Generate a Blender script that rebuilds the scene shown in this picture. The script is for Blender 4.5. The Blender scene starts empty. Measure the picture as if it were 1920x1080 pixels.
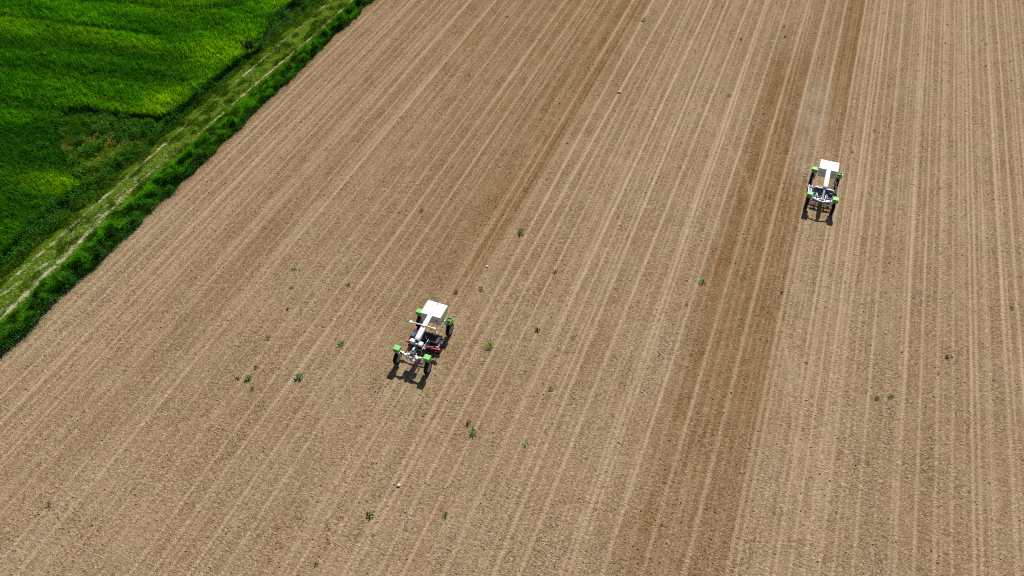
import bpy, bmesh, math, random
import numpy as np
from mathutils import Vector, Matrix
random.seed(7); rng = np.random.default_rng(11)
R = math.radians

# ------------------------------------------------------------------ camera, light, exposure
CAM_H = 36.0
FPX = 1480.0                                   # focal length in pixels of a 1920 px wide frame
PITCH = math.atan(1586 / FPX)                  # below the horizon
YAW = math.atan(835 / math.hypot(FPX, 1586))   # left of the row direction (+Y)
sc = bpy.context.scene
cd = bpy.data.cameras.new('camera'); cam = bpy.data.objects.new('camera', cd)
sc.collection.objects.link(cam); sc.camera = cam
cd.sensor_width = 36; cd.lens = 36 * FPX / 1920; cd.clip_start = 0.5; cd.clip_end = 3000
cam.location = (0, 0, CAM_H); cam.rotation_euler = (math.pi / 2 - PITCH, 0, YAW)

SUN_EL, SUN_AZ = R(46), R(-3)                  # azimuth measured from +Y towards +X
w = bpy.data.worlds.new('World'); sc.world = w; w.use_nodes = True
nt = w.node_tree; bg = nt.nodes['Background']
sky = nt.nodes.new('ShaderNodeTexSky'); sky.sky_type = 'NISHITA'; sky.sun_disc = False
sky.sun_elevation = SUN_EL; sky.sun_rotation = SUN_AZ
nt.links.new(sky.outputs[0], bg.inputs[0]); bg.inputs[1].default_value = 0.05
sl = bpy.data.lights.new('sun', 'SUN'); sl.energy = 5.0; sl.angle = R(0.5); sl.color = (1, 0.955, 0.88)
so = bpy.data.objects.new('sun', sl); sc.collection.objects.link(so)
sd = Vector((math.sin(SUN_AZ) * math.cos(SUN_EL), math.cos(SUN_AZ) * math.cos(SUN_EL), math.sin(SUN_EL)))
so.rotation_euler = (-sd).to_track_quat('-Z', 'Y').to_euler(); so.location = sd * 90
sc.view_settings.view_transform = 'Standard'; sc.view_settings.look = 'None'
sc.view_settings.exposure = 0.2; sc.view_settings.gamma = 1
sc.render.engine = 'CYCLES'
sc.cycles.use_denoising = False
sc.cycles.max_bounces = 5; sc.cycles.diffuse_bounces = 2; sc.cycles.volume_bounces = 1
sc.cycles.filter_width = 1.1

# ------------------------------------------------------------------ helpers
def at(px, py, z=0.0):
    """point of the photograph (1920x1080) -> world point at height z"""
    a = (px - 960) / FPX; b = (540 - py) / FPX
    fo = math.cos(PITCH) + b * math.sin(PITCH); up = -math.sin(PITCH) + b * math.cos(PITCH)
    t = (z - CAM_H) / up
    fx, fy, rx, ry = -math.sin(YAW), math.cos(YAW), math.cos(YAW), math.sin(YAW)
    return (t * (rx * a + fx * fo), t * (ry * a + fy * fo))

def lin(h):
    c = [int(h[i:i + 2], 16) / 255 for i in (0, 2, 4)]
    return tuple(v / 12.92 if v < .04045 else ((v + .055) / 1.055) ** 2.4 for v in c)

def tag(o, label=None, cat=None, group=None, kind=None):
    if label: o['label'] = label
    if cat: o['category'] = cat
    if group: o['group'] = group
    if kind: o['kind'] = kind
    return o

def hsh(ix, iy, s):
    v = np.sin(ix * 127.1 + iy * 311.7 + s * 74.7) * 43758.5453
    return v - np.floor(v)
def vnoise(x, y, s=0):
    x = np.asarray(x, float); y = np.asarray(y, float)
    ix, iy = np.floor(x), np.floor(y); fx, fy = x - ix, y - iy
    fx = fx * fx * (3 - 2 * fx); fy = fy * fy * (3 - 2 * fy)
    a, b = hsh(ix, iy, s), hsh(ix + 1, iy, s); c, d = hsh(ix, iy + 1, s), hsh(ix + 1, iy + 1, s)
    return (a * (1 - fx) + b * fx) * (1 - fy) + (c * (1 - fx) + d * fx) * fy
def fbm(x, y, s=0, o=3):
    r = 0; t = 0; k = 1.0
    for i in range(o):
        r = r + vnoise(x * 2 ** i, y * 2 ** i, s + i * 3.7) * k; t += k; k *= .5
    return r / t
def sstep(a, b, x):
    t = np.clip((x - a) / (b - a), 0, 1); return t * t * (3 - 2 * t)
def seg_dist(x, y, pts):
    """distance to a polyline"""
    d = np.full(np.shape(x), 1e9)
    for (x0, y0), (x1, y1) in zip(pts, pts[1:]):
        dx, dy = x1 - x0, y1 - y0; L = dx * dx + dy * dy
        t = np.clip(((x - x0) * dx + (y - y0) * dy) / L, 0, 1)
        d = np.minimum(d, np.hypot(x - x0 - t * dx, y - y0 - t * dy))
    return d
def inside(x, y, poly):
    r = np.zeros(np.shape(x), bool)
    for (x0, y0), (x1, y1) in zip(poly, poly[1:] + poly[:1]):
        c = ((y0 > y) != (y1 > y)) & (x < (x1 - x0) * (y - y0) / (y1 - y0 + 1e-12) + x0)
        r ^= c
    return r

def np_mesh(name, V, quads=None, tris=None, mats=(), col=None, attrs=None, smooth=False, midx=None):
    me = bpy.data.meshes.new(name)
    nq = 0 if quads is None else len(quads); n3 = 0 if tris is None else len(tris)
    me.vertices.add(len(V)); me.vertices.foreach_set('co', np.ascontiguousarray(V, np.float32).ravel())
    idx = []; 
    if nq: idx.append(np.asarray(quads, np.int32).ravel())
    if n3: idx.append(np.asarray(tris, np.int32).ravel())
    idx = np.concatenate(idx); me.loops.add(len(idx)); me.loops.foreach_set('vertex_index', idx)
    me.polygons.add(nq + n3)
    st = np.concatenate([np.arange(nq) * 4, nq * 4 + np.arange(n3) * 3]).astype(np.int32)
    me.polygons.foreach_set('loop_start', st)
    me.polygons.foreach_set('loop_total', np.concatenate([np.full(nq, 4), np.full(n3, 3)]).astype(np.int32))
    if smooth: me.polygons.foreach_set('use_smooth', np.ones(nq + n3, bool))
    if midx is not None: me.polygons.foreach_set('material_index', np.asarray(midx, np.int32))
    me.update(calc_edges=True)
    if col is not None:
        ca = me.color_attributes.new('col', 'FLOAT_COLOR', 'POINT')
        c4 = np.ones((len(V), 4), np.float32); c4[:, :3] = col
        ca.data.foreach_set('color', c4.ravel())
    for k, a in (attrs or {}).items():
        at_ = me.attributes.new(k, 'FLOAT', 'POINT'); at_.data.foreach_set('value', np.asarray(a, np.float32).ravel())
    for m in mats: me.materials.append(m)
    o = bpy.data.objects.new(name, me); sc.collection.objects.link(o)
    return o

# ------------------------------------------------------------------ materials
def new_mat(name):
    m = bpy.data.materials.new(name); m.use_nodes = True
    return m, m.node_tree, m.node_tree.nodes['Principled BSDF']
def node(nt, t, **kw):
    n = nt.nodes.new(t)
    for k, v in kw.items():
        if k.startswith('i_'):
            n.inputs[int(k[2:]) if k[2:].isdigit() else k[2:].replace('_', ' ')].default_value = v
        else: setattr(n, k, v)
    return n
def math_(nt, op, a, b=None, c=None, clamp=False):
    n = nt.nodes.new('ShaderNodeMath'); n.operation = op; n.use_clamp = clamp
    for i, v in enumerate((a, b, c)):
        if v is None: continue
        if isinstance(v, (int, float)): n.inputs[i].default_value = v
        else: nt.links.new(v, n.inputs[i])
    return n.outputs[0]
def mix_(nt, fac, a, b, mode='MIX'):
    n = nt.nodes.new('ShaderNodeMix'); n.data_type = 'RGBA'; n.blend_type = mode
    for s, v in ((n.inputs[0], fac), (n.inputs[6], a), (n.inputs[7], b)):
        if isinstance(v, (int, float)): s.default_value = v
        elif isinstance(v, tuple): s.default_value = (*v, 1) if len(v) == 3 else v
        else: nt.links.new(v, s)
    return n.outputs[2]
def mrange(nt, v, a, b, c=0., d=1.):
    n = nt.nodes.new('ShaderNodeMapRange'); nt.links.new(v, n.inputs[0])
    for i, x in enumerate((a, b, c, d)): n.inputs[i + 1].default_value = x
    return n.outputs[0]

def foliage_mat(name, trans=0.35):
    m, nt, p = new_mat(name)
    a = node(nt, 'ShaderNodeAttribute', attribute_name='col')
    out = nt.nodes['Material Output']
    p.inputs['Roughness'].default_value = 0.6; p.inputs['Specular IOR Level'].default_value = 0.06
    nt.links.new(a.outputs[0], p.inputs['Base Color'])
    t = node(nt, 'ShaderNodeBsdfTranslucent')
    tc = mix_(nt, 1.0, a.outputs[0], (1.2, 1.3, .35), 'MULTIPLY')
    nt.links.new(tc, t.inputs[0])
    mx = node(nt, 'ShaderNodeMixShader'); mx.inputs[0].default_value = trans
    nt.links.new(p.outputs[0], mx.inputs[1]); nt.links.new(t.outputs[0], mx.inputs[2])
    nt.links.new(mx.outputs[0], out.inputs[0])
    return m
M_FOL = foliage_mat('leaf_green'); 

def soil_mat():
    m, nt, p = new_mat('tilled_soil')
    L = nt.links.new
    geo = node(nt, 'ShaderNodeNewGeometry'); pos = geo.outputs['Position']
    tr = node(nt, 'ShaderNodeAttribute', attribute_name='track').outputs['Fac']
    br = node(nt, 'ShaderNodeAttribute', attribute_name='moist').outputs['Fac']
    du = node(nt, 'ShaderNodeAttribute', attribute_name='offset').outputs['Fac']
    ds = node(nt, 'ShaderNodeAttribute', attribute_name='dusty').outputs['Fac']
    def noise(scale, det=3., rough=.55, dist=0., vec=pos):
        n = node(nt, 'ShaderNodeTexNoise'); n.inputs['Scale'].default_value = scale
        n.inputs['Detail'].default_value = det; n.inputs['Roughness'].default_value = rough
        n.inputs['Distortion'].default_value = dist; L(vec, n.inputs['Vector']); return n.outputs['Fac']
    ma = node(nt, 'ShaderNodeMapping'); ma.inputs['Scale'].default_value = (.72, 1.25, 1); L(pos, ma.inputs[0])
    n_cl = noise(9.8, 3.0, .60, 1.1, vec=ma.outputs[0])   # clods, drawn out across the rows by the tines
    n_fi = noise(23., 2., .6)                             # crumbs
    n_md = noise(1.1, 3., .6)
    mp = node(nt, 'ShaderNodeMapping'); mp.inputs['Scale'].default_value = (1, .22, 1); L(pos, mp.inputs[0])
    n_st = noise(1.6, 4., .62, vec=mp.outputs[0])     # streaks along the rows
    n_lg = noise(.10, 4., .6)
    n_hue = noise(.23, 3., .6)
    # base colour: dry tan crumbs, moister brown below
    dry = mix_(nt, mrange(nt, n_hue, .42, .60), (.342, .238, .142), (.326, .242, .144))
    dry = mix_(nt, mrange(nt, n_lg, .40, .62, 0., .5), dry, (.285, .190, .104))
    damp = mix_(nt, mrange(nt, n_md, .4, .6), (.232, .136, .058), (.205, .115, .045))
    bf = math_(nt, 'ADD', br, mrange(nt, n_st, .35, .65, -.17, .17), clamp=True)
    c = mix_(nt, bf, dry, damp)
    tf = math_(nt, 'MULTIPLY', tr, mrange(nt, n_st, .30, .50, .80, 1.))
    c = mix_(nt, math_(nt, 'MULTIPLY', tf, .88), c, mix_(nt, br, (.47, .355, .235), (.37, .260, .158)))
    c = mix_(nt, math_(nt, 'MULTIPLY', ds, .3), c, (.42, .36, .28))
    # crumb colour: tone variation with pit shade painted in, hollows darker, lumps paler
    k1 = mrange(nt, n_cl, .33, .67, .42, 1.48)
    k2 = mrange(nt, n_fi, .33, .67, .70, 1.30)
    k = math_(nt, 'MULTIPLY', k1, k2)
    mq = node(nt, 'ShaderNodeMapping'); mq.inputs['Scale'].default_value = (1, .45, 1); mq.inputs['Location'].default_value = (31, 7, 3); L(pos, mq.inputs[0])
    n_pt = noise(.75, 4., .65, .4, vec=mq.outputs[0])     # cloddier and finer patches
    k = math_(nt, 'MULTIPLY_ADD', math_(nt, 'SUBTRACT', k, 1.), mrange(nt, n_pt, .36, .64, .70, 1.22), mrange(nt, n_pt, .3, .7, 1.05, .95))
    soft = math_(nt, 'MULTIPLY', tf, .62)
    k = math_(nt, 'ADD', math_(nt, 'MULTIPLY', k, math_(nt, 'SUBTRACT', 1., soft)), soft)
    vm = node(nt, 'ShaderNodeVectorMath', operation='SCALE'); L(c, vm.inputs[0]); L(k, vm.inputs['Scale'])
    # tread chevrons pressed in the wheel marks
    sx = node(nt, 'ShaderNodeSeparateXYZ'); L(pos, sx.inputs[0])
    ph = math_(nt, 'ADD', math_(nt, 'MULTIPLY', sx.outputs[1], 2 * math.pi / .19), math_(nt, 'MULTIPLY', math_(nt, 'ABSOLUTE', du), 34.))
    ch = math_(nt, 'SINE', ph)
    chm = math_(nt, 'MULTIPLY', math_(nt, 'MULTIPLY', ch, tr), mrange(nt, n_md, .42, .56))
    kc = math_(nt, 'MULTIPLY_ADD', chm, .10, 1.)
    vm2 = node(nt, 'ShaderNodeVectorMath', operation='SCALE'); L(vm.outputs[0], vm2.inputs[0]); L(kc, vm2.inputs['Scale'])
    L(vm2.outputs[0], p.inputs['Base Color'])
    p.inputs['Roughness'].default_value = 1; p.inputs['Specular IOR Level'].default_value = 0.05
    h = math_(nt, 'ADD', math_(nt, 'MULTIPLY', n_cl, .085), math_(nt, 'MULTIPLY', n_fi, .03))
    h = math_(nt, 'MULTIPLY', h, math_(nt, 'SUBTRACT', 1., math_(nt, 'MULTIPLY', tf, .5)))
    h = math_(nt, 'ADD', h, math_(nt, 'MULTIPLY', chm, .012))
    b = node(nt, 'ShaderNodeBump'); b.inputs['Strength'].default_value = 1; b.inputs['Distance'].default_value = 1
    L(h, b.inputs['Height']); L(b.outputs[0], p.inputs['Normal'])
    return m
M_SOIL = soil_mat()

def ground_green_mat():
    m, nt, p = new_mat('grassy_earth'); L = nt.links.new
    geo = node(nt, 'ShaderNodeNewGeometry')
    n = node(nt, 'ShaderNodeTexNoise', i_Scale=2.2, i_Detail=4.); L(geo.outputs['Position'], n.inputs['Vector'])
    L(mix_(nt, mrange(nt, n.outputs['Fac'], .4, .6), (.022, .055, .005), (.04, .08, .008)), p.inputs['Base Color']); p.inputs['Specular IOR Level'].default_value = .04
    p.inputs['Roughness'].default_value = 1; return m
def path_mat():
    m, nt, p = new_mat('stony_grass_track'); L = nt.links.new
    geo = node(nt, 'ShaderNodeNewGeometry')
    r = node(nt, 'ShaderNodeAttribute', attribute_name='rut').outputs['Fac']
    n = node(nt, 'ShaderNodeTexNoise', i_Scale=7., i_Detail=4., i_Roughness=.65); L(geo.outputs['Position'], n.inputs['Vector'])
    n2 = node(nt, 'ShaderNodeTexNoise', i_Scale=20., i_Detail=2.); L(geo.outputs['Position'], n2.inputs['Vector'])
    g = mix_(nt, mrange(nt, n.outputs['Fac'], .4, .6), (.022, .075, .004), (.12, .17, .012))
    s = mix_(nt, mrange(nt, n2.outputs['Fac'], .38, .62), (.23, .20, .12), (.60, .55, .42))
    f = math_(nt, 'ADD', r, mrange(nt, n.outputs['Fac'], .3, .7, -.55, .18), clamp=True)
    p.inputs['Specular IOR Level'].default_value = .04; L(mix_(nt, f, g, s), p.inputs['Base Color']); p.inputs['Roughness'].default_value = 1
    b = node(nt, 'ShaderNodeBump'); b.inputs['Distance'].default_value = .05; L(n.outputs['Fac'], b.inputs['Height'])
    L(b.outputs[0], p.inputs['Normal']); return m
M_GRND = ground_green_mat(); M_PATH = path_mat()

def col_mat(name, rough=1., spec=.1):
    m, nt, p = new_mat(name)
    a = node(nt, 'ShaderNodeAttribute', attribute_name='col'); nt.links.new(a.outputs[0], p.inputs['Base Color'])
    p.inputs['Roughness'].default_value = rough; p.inputs['Specular IOR Level'].default_value = spec
    return m
M_CLOD = col_mat('clod_earth')

def paint(name, c, rough=.4, metal=0., dirt=.25, spec=.5):
    """painted / plain surface with a little procedural dust and wear"""
    m, nt, p = new_mat(name); L = nt.links.new
    tc = node(nt, 'ShaderNodeTexCoord')
    n = node(nt, 'ShaderNodeTexNoise', i_Scale=6., i_Detail=5., i_Roughness=.65); L(tc.outputs['Object'], n.inputs['Vector'])
    f = mrange(nt, n.outputs['Fac'], .45, .75, 0., dirt)
    L(mix_(nt, f, c, (.30, .23, .15)), p.inputs['Base Color'])
    L(mrange(nt, n.outputs['Fac'], .3, .7, rough, min(1, rough + .25)), p.inputs['Roughness'])
    p.inputs['Metallic'].default_value = metal; p.inputs['Specular IOR Level'].default_value = spec
    return m
M_WHITE = paint('white_paint', (.80, .80, .79), .35, dirt=.2)
M_LGREY = paint('light_grey_panel', (.42, .43, .45), .5, dirt=.2)
M_GREEN = paint('green_plastic', (.15, .52, .10), .42, dirt=.3)
M_GREEND = paint('dark_green_metal', (.02, .17, .04), .45, dirt=.15)
M_TYRE = paint('tyre_rubber', (.018, .018, .020), .85, dirt=.25, spec=.2)
M_RIM = paint('rim_grey', (.52, .50, .47), .5, dirt=.4)
M_BLACK = paint('black_steel', (.016, .016, .020), .5, dirt=.15)
M_STEEL = paint('galvanised_steel', (.46, .53, .60), .4, metal=.3, dirt=.15)
M_TEAL = paint('grey_teal_housing', (.10, .19, .20), .45, dirt=.2)
M_RED = paint('red_paint', (.52, .02, .035), .4, dirt=.1)
M_BLUE = paint('blue_paint', (.03, .07, .30), .45, dirt=.15)
M_STONE = paint('pale_stone', (.62, .57, .48), .9, dirt=.2)

# ------------------------------------------------------------------ bare field: one sheet with wheel marks
A_ = {(640, 50): [(110, .5), (190, .35), (290, .7), (335, 1), (360, .8), (440, .6), (530, .8), (600, .5), (650, .9), (790, 1.6), (990, 1.3), (1085, .5), (1150, .5), (1200, .4), (1300, .4), (1380, .4), (1540, 1.2), (1600, .6), (1690, 1), (1760, .5), (1800, .6), (1870, .7)],
      (1080, 50): [(190, .5), (310, 1), (390, .5), (470, 1), (600, 1), (680, .5), (750, .9), (780, .8), (850, .45), (920, 1), (1060, 1.2), (1100, .7), (1160, .5), (1230, 1), (1360, 1.1), (1385, .8), (1440, .4), (1530, 1), (1690, 1.1), (1840, 1.1)],
      (1440, 50): [(548, 1), (705, .8), (780, .7), (830, 1), (855, .5), (880, .8), (930, .5), (1005, 1), (1085, .5), (1145, .5), (1165, .9), (1190, .9), (1245, .7), (1300, .7), (1325, .6), (1350, .5), (1400, .5), (1460, .5), (1480, 1), (1508, .8), (1560, .6), (1640, 1), (1665, .5), (1720, 1), (1780, .6), (1805, .5), (1835, .9), (1885, .6), (1960, .8), (2050, .7)]}
B_ = {(280, 430): [30, 80, 150, 250, 290, 310, 380, 440, 530, 590, 800, 1020, 1160, 1330, 1440, 1560, 1640, 1750],
      (720, 430): [120, 200, 320, 400, 480, 780, 850, 960, 1090, 1190, 1290, 1430],
      (1080, 490): [60, 100, 190, 290, 340, 520, 720, 750, 790, 900, 960, 1180, 1400, 1620, 1665],
      (1440, 490): [400, 440, 515, 590, 620, 665, 740, 845, 1040, 1070, 1180, 1290, 1390, 1510, 1550, 1625, 1740, 1780, 1850]}
ups = sorted((at(o[0] + c / 4, o[1]), s) for o, l in A_.items() for c, s in l)
mids = sorted(at(o[0] + c / 4, o[1]) for o, l in B_.items() for c in l)
tracks = []                                   # (x at y0, y0, slope, strength, fade centre or None)
used = set()
for (p, s) in ups:
    best = None
    for j, q in enumerate(mids):
        if j in used: continue
        t = (q[0] - p[0])
        if abs(t + .15) < .42 and (best is None or abs(t + .1) < abs(best[1] + .1)): best = (j, t)
    if best:
        used.add(best[0]); q = mids[best[0]]
        tracks.append((p[0], p[1], (q[0] - p[0]) / (q[1] - p[1]), s, None))
    else: tracks.append((p[0], p[1], .004, s * .8, 1))
for j, q in enumerate(mids):
    if j not in used: tracks.append((q[0], q[1], .004, .75, -1))
for px, s in ((-36.9, .8), (-36.3, .5)): tracks.append((px, 40, 0, s, None))
rt = random.Random(5)
for k in range(130): tracks.append((rt.uniform(-37, 24), 40, rt.uniform(-.003, .005), rt.uniform(.12, .34), rt.choice((None, None, 1, -1))))
STRONG_BROAD = [(-30.3, .22), (-27.2, .20)]

SCUFFS = [([at(*p) for p in l], st_) for l, st_ in (([(1440, 560), (1462, 600), (1480, 680), (1488, 800), (1496, 920), (1508, 980), (1540, 1080)], .6),
    ([(1500, 600), (1490, 700), (1505, 830), (1560, 960)], .4), ([(1290, 190), (1330, 215), (1400, 330), (1420, 420)], .4), ([(230, 838), (330, 800), (420, 770)], .35), ([(60, 665), (110, 650), (160, 610)], .5))]
def field_maps(X, Y):
    tr = np.zeros_like(X); du = np.zeros_like(X); sh = np.zeros_like(X)
    for i, (x0, y0, sl_, s, part) in enumerate(tracks):
        xc = x0 + sl_ * (Y - y0) + .05 * (vnoise(Y / 9., np.zeros_like(Y), i) - .5)
        d = X - xc
        wd = .05 + .055 * min(s, 1.2) * (1 + .3 * math.sin(i * 5.1))
        v = np.exp(-(np.abs(d) / wd) ** 3.0) * min(1, .35 + .65 * s)
        v = v * (.62 + .5 * vnoise(Y / 7., np.full_like(Y, i * 3.3), 5))
        if part == 1: v = v * sstep(30, 52, Y)
        if part == -1: v = v * (1 - sstep(44, 66, Y))
        sh = np.maximum(sh, np.exp(-((np.abs(d) - wd * 1.9) / .09) ** 2) * s * vnoise(Y / 5., np.full_like(Y, i * 1.7), 12))
        m = v > tr; tr = np.where(m, v, tr); du = np.where(m, d, du)
    for l_, st_ in SCUFFS:
        d = seg_dist(X, Y, l_); v = min(1, st_ * 1.7) * np.exp(-(d / .11) ** 2) * (.35 + .65 * vnoise(X * 2, Y / 1.5, 19)); tr = np.maximum(tr, v)
    for (x0, wd) in STRONG_BROAD:
        d = X - x0 - .012 * (Y - 50); v = .62 * np.exp(-(np.abs(d) / wd) ** 2.) * (.6 + .4 * vnoise(Y / 6., Y * 0, 8))
        m = v > tr; tr = np.where(m, v, tr); du = np.where(m, d, du)
    tr = tr * (.66 + .34 * sstep(18, 48, Y))
    def strip(a, b, soft=.12): return sstep(a - soft, a + soft, X) * (1 - sstep(b - soft, b + soft, X))
    wob = (fbm(Y / 4., X * 0, 3) - .5)
    ms = np.zeros_like(X)
    # strip worked by the far machine on its previous pass
    s1 = strip(-1.05, 4.1, .6) * (1 - sstep(60, 78, Y + 3 * wob)) * .85
    s1 *= .66 + .28 * sstep(20, 36, Y)
    s1 *= 1 - strip(2.5, 4.6, .5) * sstep(46.5, 50, Y) * .55
    s2 = strip(4.3, 5.72, .15) * sstep(48, 56, Y) * (.70 + .3 * sstep(56, 70, Y))
    s2b = strip(.4, 4.5, .6) * sstep(50, 60, Y) * .48
    ms = np.maximum.reduce([ms, s1, s2, s2b])
    # browner soil behind the near machine, up to the seam on its right
    sx = X - (.028 * (Y - 40))
    s3 = sstep(-24, -17, X) * (1 - sstep(-14.25, -13.95, sx)) * sstep(22, 33, Y) * .52
    s3b = sstep(-34, -24, X) * (1 - sstep(-24, -19, X)) * .36 * sstep(34, 44, Y)
    seam = np.exp(-((sx + 14.75) / .34) ** 2) * sstep(30, 36, Y) * .80 * (.45 + .8 * vnoise(Y / 3., Y * 0, 21))
    gap = np.exp(-((sx + 15.9) / .45) ** 2) * sstep(33, 40, Y) * .42
    # dark bands between the wide pale marks on the left
    b1 = strip(-30.0, -27.6, .3) * .40 * sstep(8, 30, Y); b2 = strip(-32.1, -30.7, .3) * .50 * sstep(14, 30, Y)
    b3 = strip(-26.9, -25.4, .4) * .32 * sstep(36, 50, Y); b4 = strip(-6.3, -5.2, .25) * .28 * (1 - sstep(44, 60, Y)) * sstep(22, 30, Y)
    b5 = strip(-12.1, -10.9, .3) * .0
    base = .03 + .18 * sstep(24, 62, Y) + .26 * (1 - sstep(-22, -4, X)) * sstep(14, 42, Y)
    ms = np.maximum.reduce([ms, base + .5 * s3, s3 + seam + gap, s3b + b1 * .6, b1, b2, b3, b4])
    ms = np.maximum(ms, ms * .7 + .30 * sh)
    ms = np.clip(ms * (.82 + .36 * fbm(X / 1.3, Y / 5., 31)), 0, 1)
    dx_, dy_ = at(1515, 262)
    dust = np.exp(-((X - 3.2) / .75) ** 2) * (.7 * np.exp(-((Y - 51.5) / 2.5) ** 2) + .35 * np.exp(-((Y - 60) / 2.5) ** 2))
    return tr, du, ms, dust

xs = np.concatenate([np.arange(-38.0, 25.0, .05), 25 + np.cumsum(.3 * 1.18 ** np.arange(36))])
ys = np.concatenate([-(np.cumsum(.4 * 1.2 ** np.arange(30)))[::-1] , np.arange(0, 100, .4), 100 + np.cumsum(.5 * 1.2 ** np.arange(32))])
X, Y = np.meshgrid(xs, ys)
tr, du, ms, dust = field_maps(X, Y)
Z = -0.022 * tr + .03 * (fbm(X / .9, Y / .9, 40) - .5) + .02 * (vnoise(X / .16, Y / .5, 41) - .5) * (1 - .7 * tr)
Z = Z - .02
nx, ny = len(xs), len(ys)
ii = np.arange(ny - 1)[:, None] * nx + np.arange(nx - 1)[None, :]
quads = np.stack([ii, ii + 1, ii + nx + 1, ii + nx], -1).reshape(-1, 4)
fld = np_mesh('bare_field', np.stack([X, Y, Z], -1).reshape(-1, 3), quads, mats=[M_SOIL],
              attrs=dict(track=tr, offset=du, moist=ms, dusty=dust), smooth=True)
tag(fld, kind='structure')

# green side: earth below the crop and the stony track
gx = np.concatenate([-38 - np.cumsum(.8 * 1.12 ** np.arange(38))[::-1], [-38.0]])
gy = ys[::3]
X2, Y2 = np.meshgrid(gx, gy); n2 = len(gx)
ii = np.arange(len(gy) - 1)[:, None] * n2 + np.arange(n2 - 1)[None, :]
tag(np_mesh('ground', np.stack([X2, Y2, X2 * 0 - .03], -1).reshape(-1, 3), np.stack([ii, ii + 1, ii + n2 + 1, ii + n2], -1).reshape(-1, 4), mats=[M_GRND]), kind='structure')

def rutx(y): return -39.95 - .55 * np.exp(-((y - 31) / 6.) ** 2) + .45 * sstep(44, 56, y), -41.75 + .35 * sstep(38, 56, y)
tx = np.arange(-42.9, -38.9, .08); ty = np.arange(-15, 110, .25)
X3, Y3 = np.meshgrid(tx, ty); ra, rb = rutx(Y3)
def rutmask(X, Y):
    ra, rb = rutx(Y)
    wA = np.exp(-((X - ra) / (.10 + .12 * (1 - sstep(22, 38, Y)))) ** 2) * (.7 + .5 * vnoise(Y / 2.5, Y * 0, 2)) * (.45 + .55 * np.maximum(sstep(38, 44, Y), 1 - sstep(24, 32, Y)))
    wB = np.exp(-((X - rb) / .15) ** 2) * (.45 + .4 * sstep(.35, .75, vnoise(Y / 2., Y * 0, 6)))
    wC = .55 * (1 - sstep(26, 40, Y)) * np.exp(-((X + 40.8) / .8) ** 2) * sstep(.45, .7, fbm(X / .22, Y / .4, 9))
    return np.clip(np.maximum.reduce([wA, wB, wC]) * (.35 + 1.15 * sstep(.3, .7, fbm(X / .16, Y / .30, 19))), 0, 1)
rm = rutmask(X3, Y3)
Z3 = .012 + .10 * np.exp(-((X3 + 40.85) / .55) ** 2) + .05 * (fbm(X3 / .4, Y3 / .8, 50) - .5) * 1.0
n3 = len(tx); ii = np.arange(len(ty) - 1)[:, None] * n3 + np.arange(n3 - 1)[None, :]
tag(np_mesh('farm_track', np.stack([X3, Y3, Z3], -1).reshape(-1, 3), np.stack([ii, ii + 1, ii + n3 + 1, ii + n3], -1).reshape(-1, 4), mats=[M_PATH], attrs=dict(rut=rm), smooth=True), kind='structure')

# ------------------------------------------------------------------ blades and leaves
def blades(x, y, z0, ln, wd, lean, ldir, col, curve=.5):
    """bent tapering blades: 5 verts, a quad and a triangle each"""
    n = len(x); a = rng.uniform(0, 2 * np.pi, n)
    wx, wy = np.cos(a) * wd / 2, np.sin(a) * wd / 2
    lx, ly = np.cos(ldir) * lean, np.sin(ldir) * lean
    up = np.sqrt(np.clip(1 - lean ** 2, .05, 1))
    V = np.zeros((n, 5, 3))
    V[:, 0] = np.stack([x - wx, y - wy, z0], -1); V[:, 1] = np.stack([x + wx, y + wy, z0], -1)
    mx, my, mz = x + lx * ln * .5 * curve, y + ly * ln * .5 * curve, z0 + ln * .58
    V[:, 2] = np.stack([mx + wx * .8, my + wy * .8, mz], -1); V[:, 3] = np.stack([mx - wx * .8, my - wy * .8, mz], -1)
    V[:, 4] = np.stack([x + lx * ln, y + ly * ln, z0 + ln * up], -1)
    b = np.arange(n)[:, None] * 5
    return V.reshape(-1, 3), b + np.array([0, 1, 2, 3]), b + np.array([3, 2, 4]), np.repeat(col, 5, 0)
def leaves(x, y, z, s, tilt, az, col, asp=.55):
    """diamond-shaped folded leaves: 4 verts, two triangles"""
    n = len(x); ca, sa = np.cos(az), np.sin(az); ct, st = np.cos(tilt), np.sin(tilt)
    f = np.stack([ca * ct, sa * ct, st], -1); r = np.stack([-sa, ca, 0 * ca], -1); u = np.stack([-ca * st, -sa * st, ct], -1)
    c = np.stack([x, y, z], -1); s = s[:, None]
    V = np.stack([c, c + f * s * .5 + r * s * asp * .5 + u * s * .08, c + f * s - u * s * .06, c + f * s * .5 - r * s * asp * .5 + u * s * .08], 1)
    b = np.arange(n)[:, None] * 4
    return V.reshape(-1, 3), b + np.array([0, 1, 2]), b + np.array([0, 2, 3]), np.repeat(col, 4, 0)
class Acc:
    def __init__(s): s.V = []; s.Q = []; s.T = []; s.C = []; s.n = 0
    def bl(s, *a, **k):
        V, q, t, c = blades(*a, **k); s.V.append(V); s.Q.append(q + s.n); s.T.append(t + s.n); s.C.append(c); s.n += len(V)
    def lf(s, *a, **k):
        V, t, t2, c = leaves(*a, **k); s.V.append(V); s.T += [t + s.n, t2 + s.n]; s.C.append(c); s.n += len(V)
    def raw(s, V, Q, c): s.V.append(V); s.Q.append(Q + s.n); s.C.append(c); s.n += len(V)
    def build(s, name, mats):
        return np_mesh(name, np.concatenate(s.V), np.concatenate(s.Q) if s.Q else None, np.concatenate(s.T) if s.T else None, mats=mats, col=np.concatenate(s.C))
def mixc(a, b, t): t = np.clip(t, 0, 1)[:, None]; return np.asarray(a) * (1 - t) + np.asarray(b) * t

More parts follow.
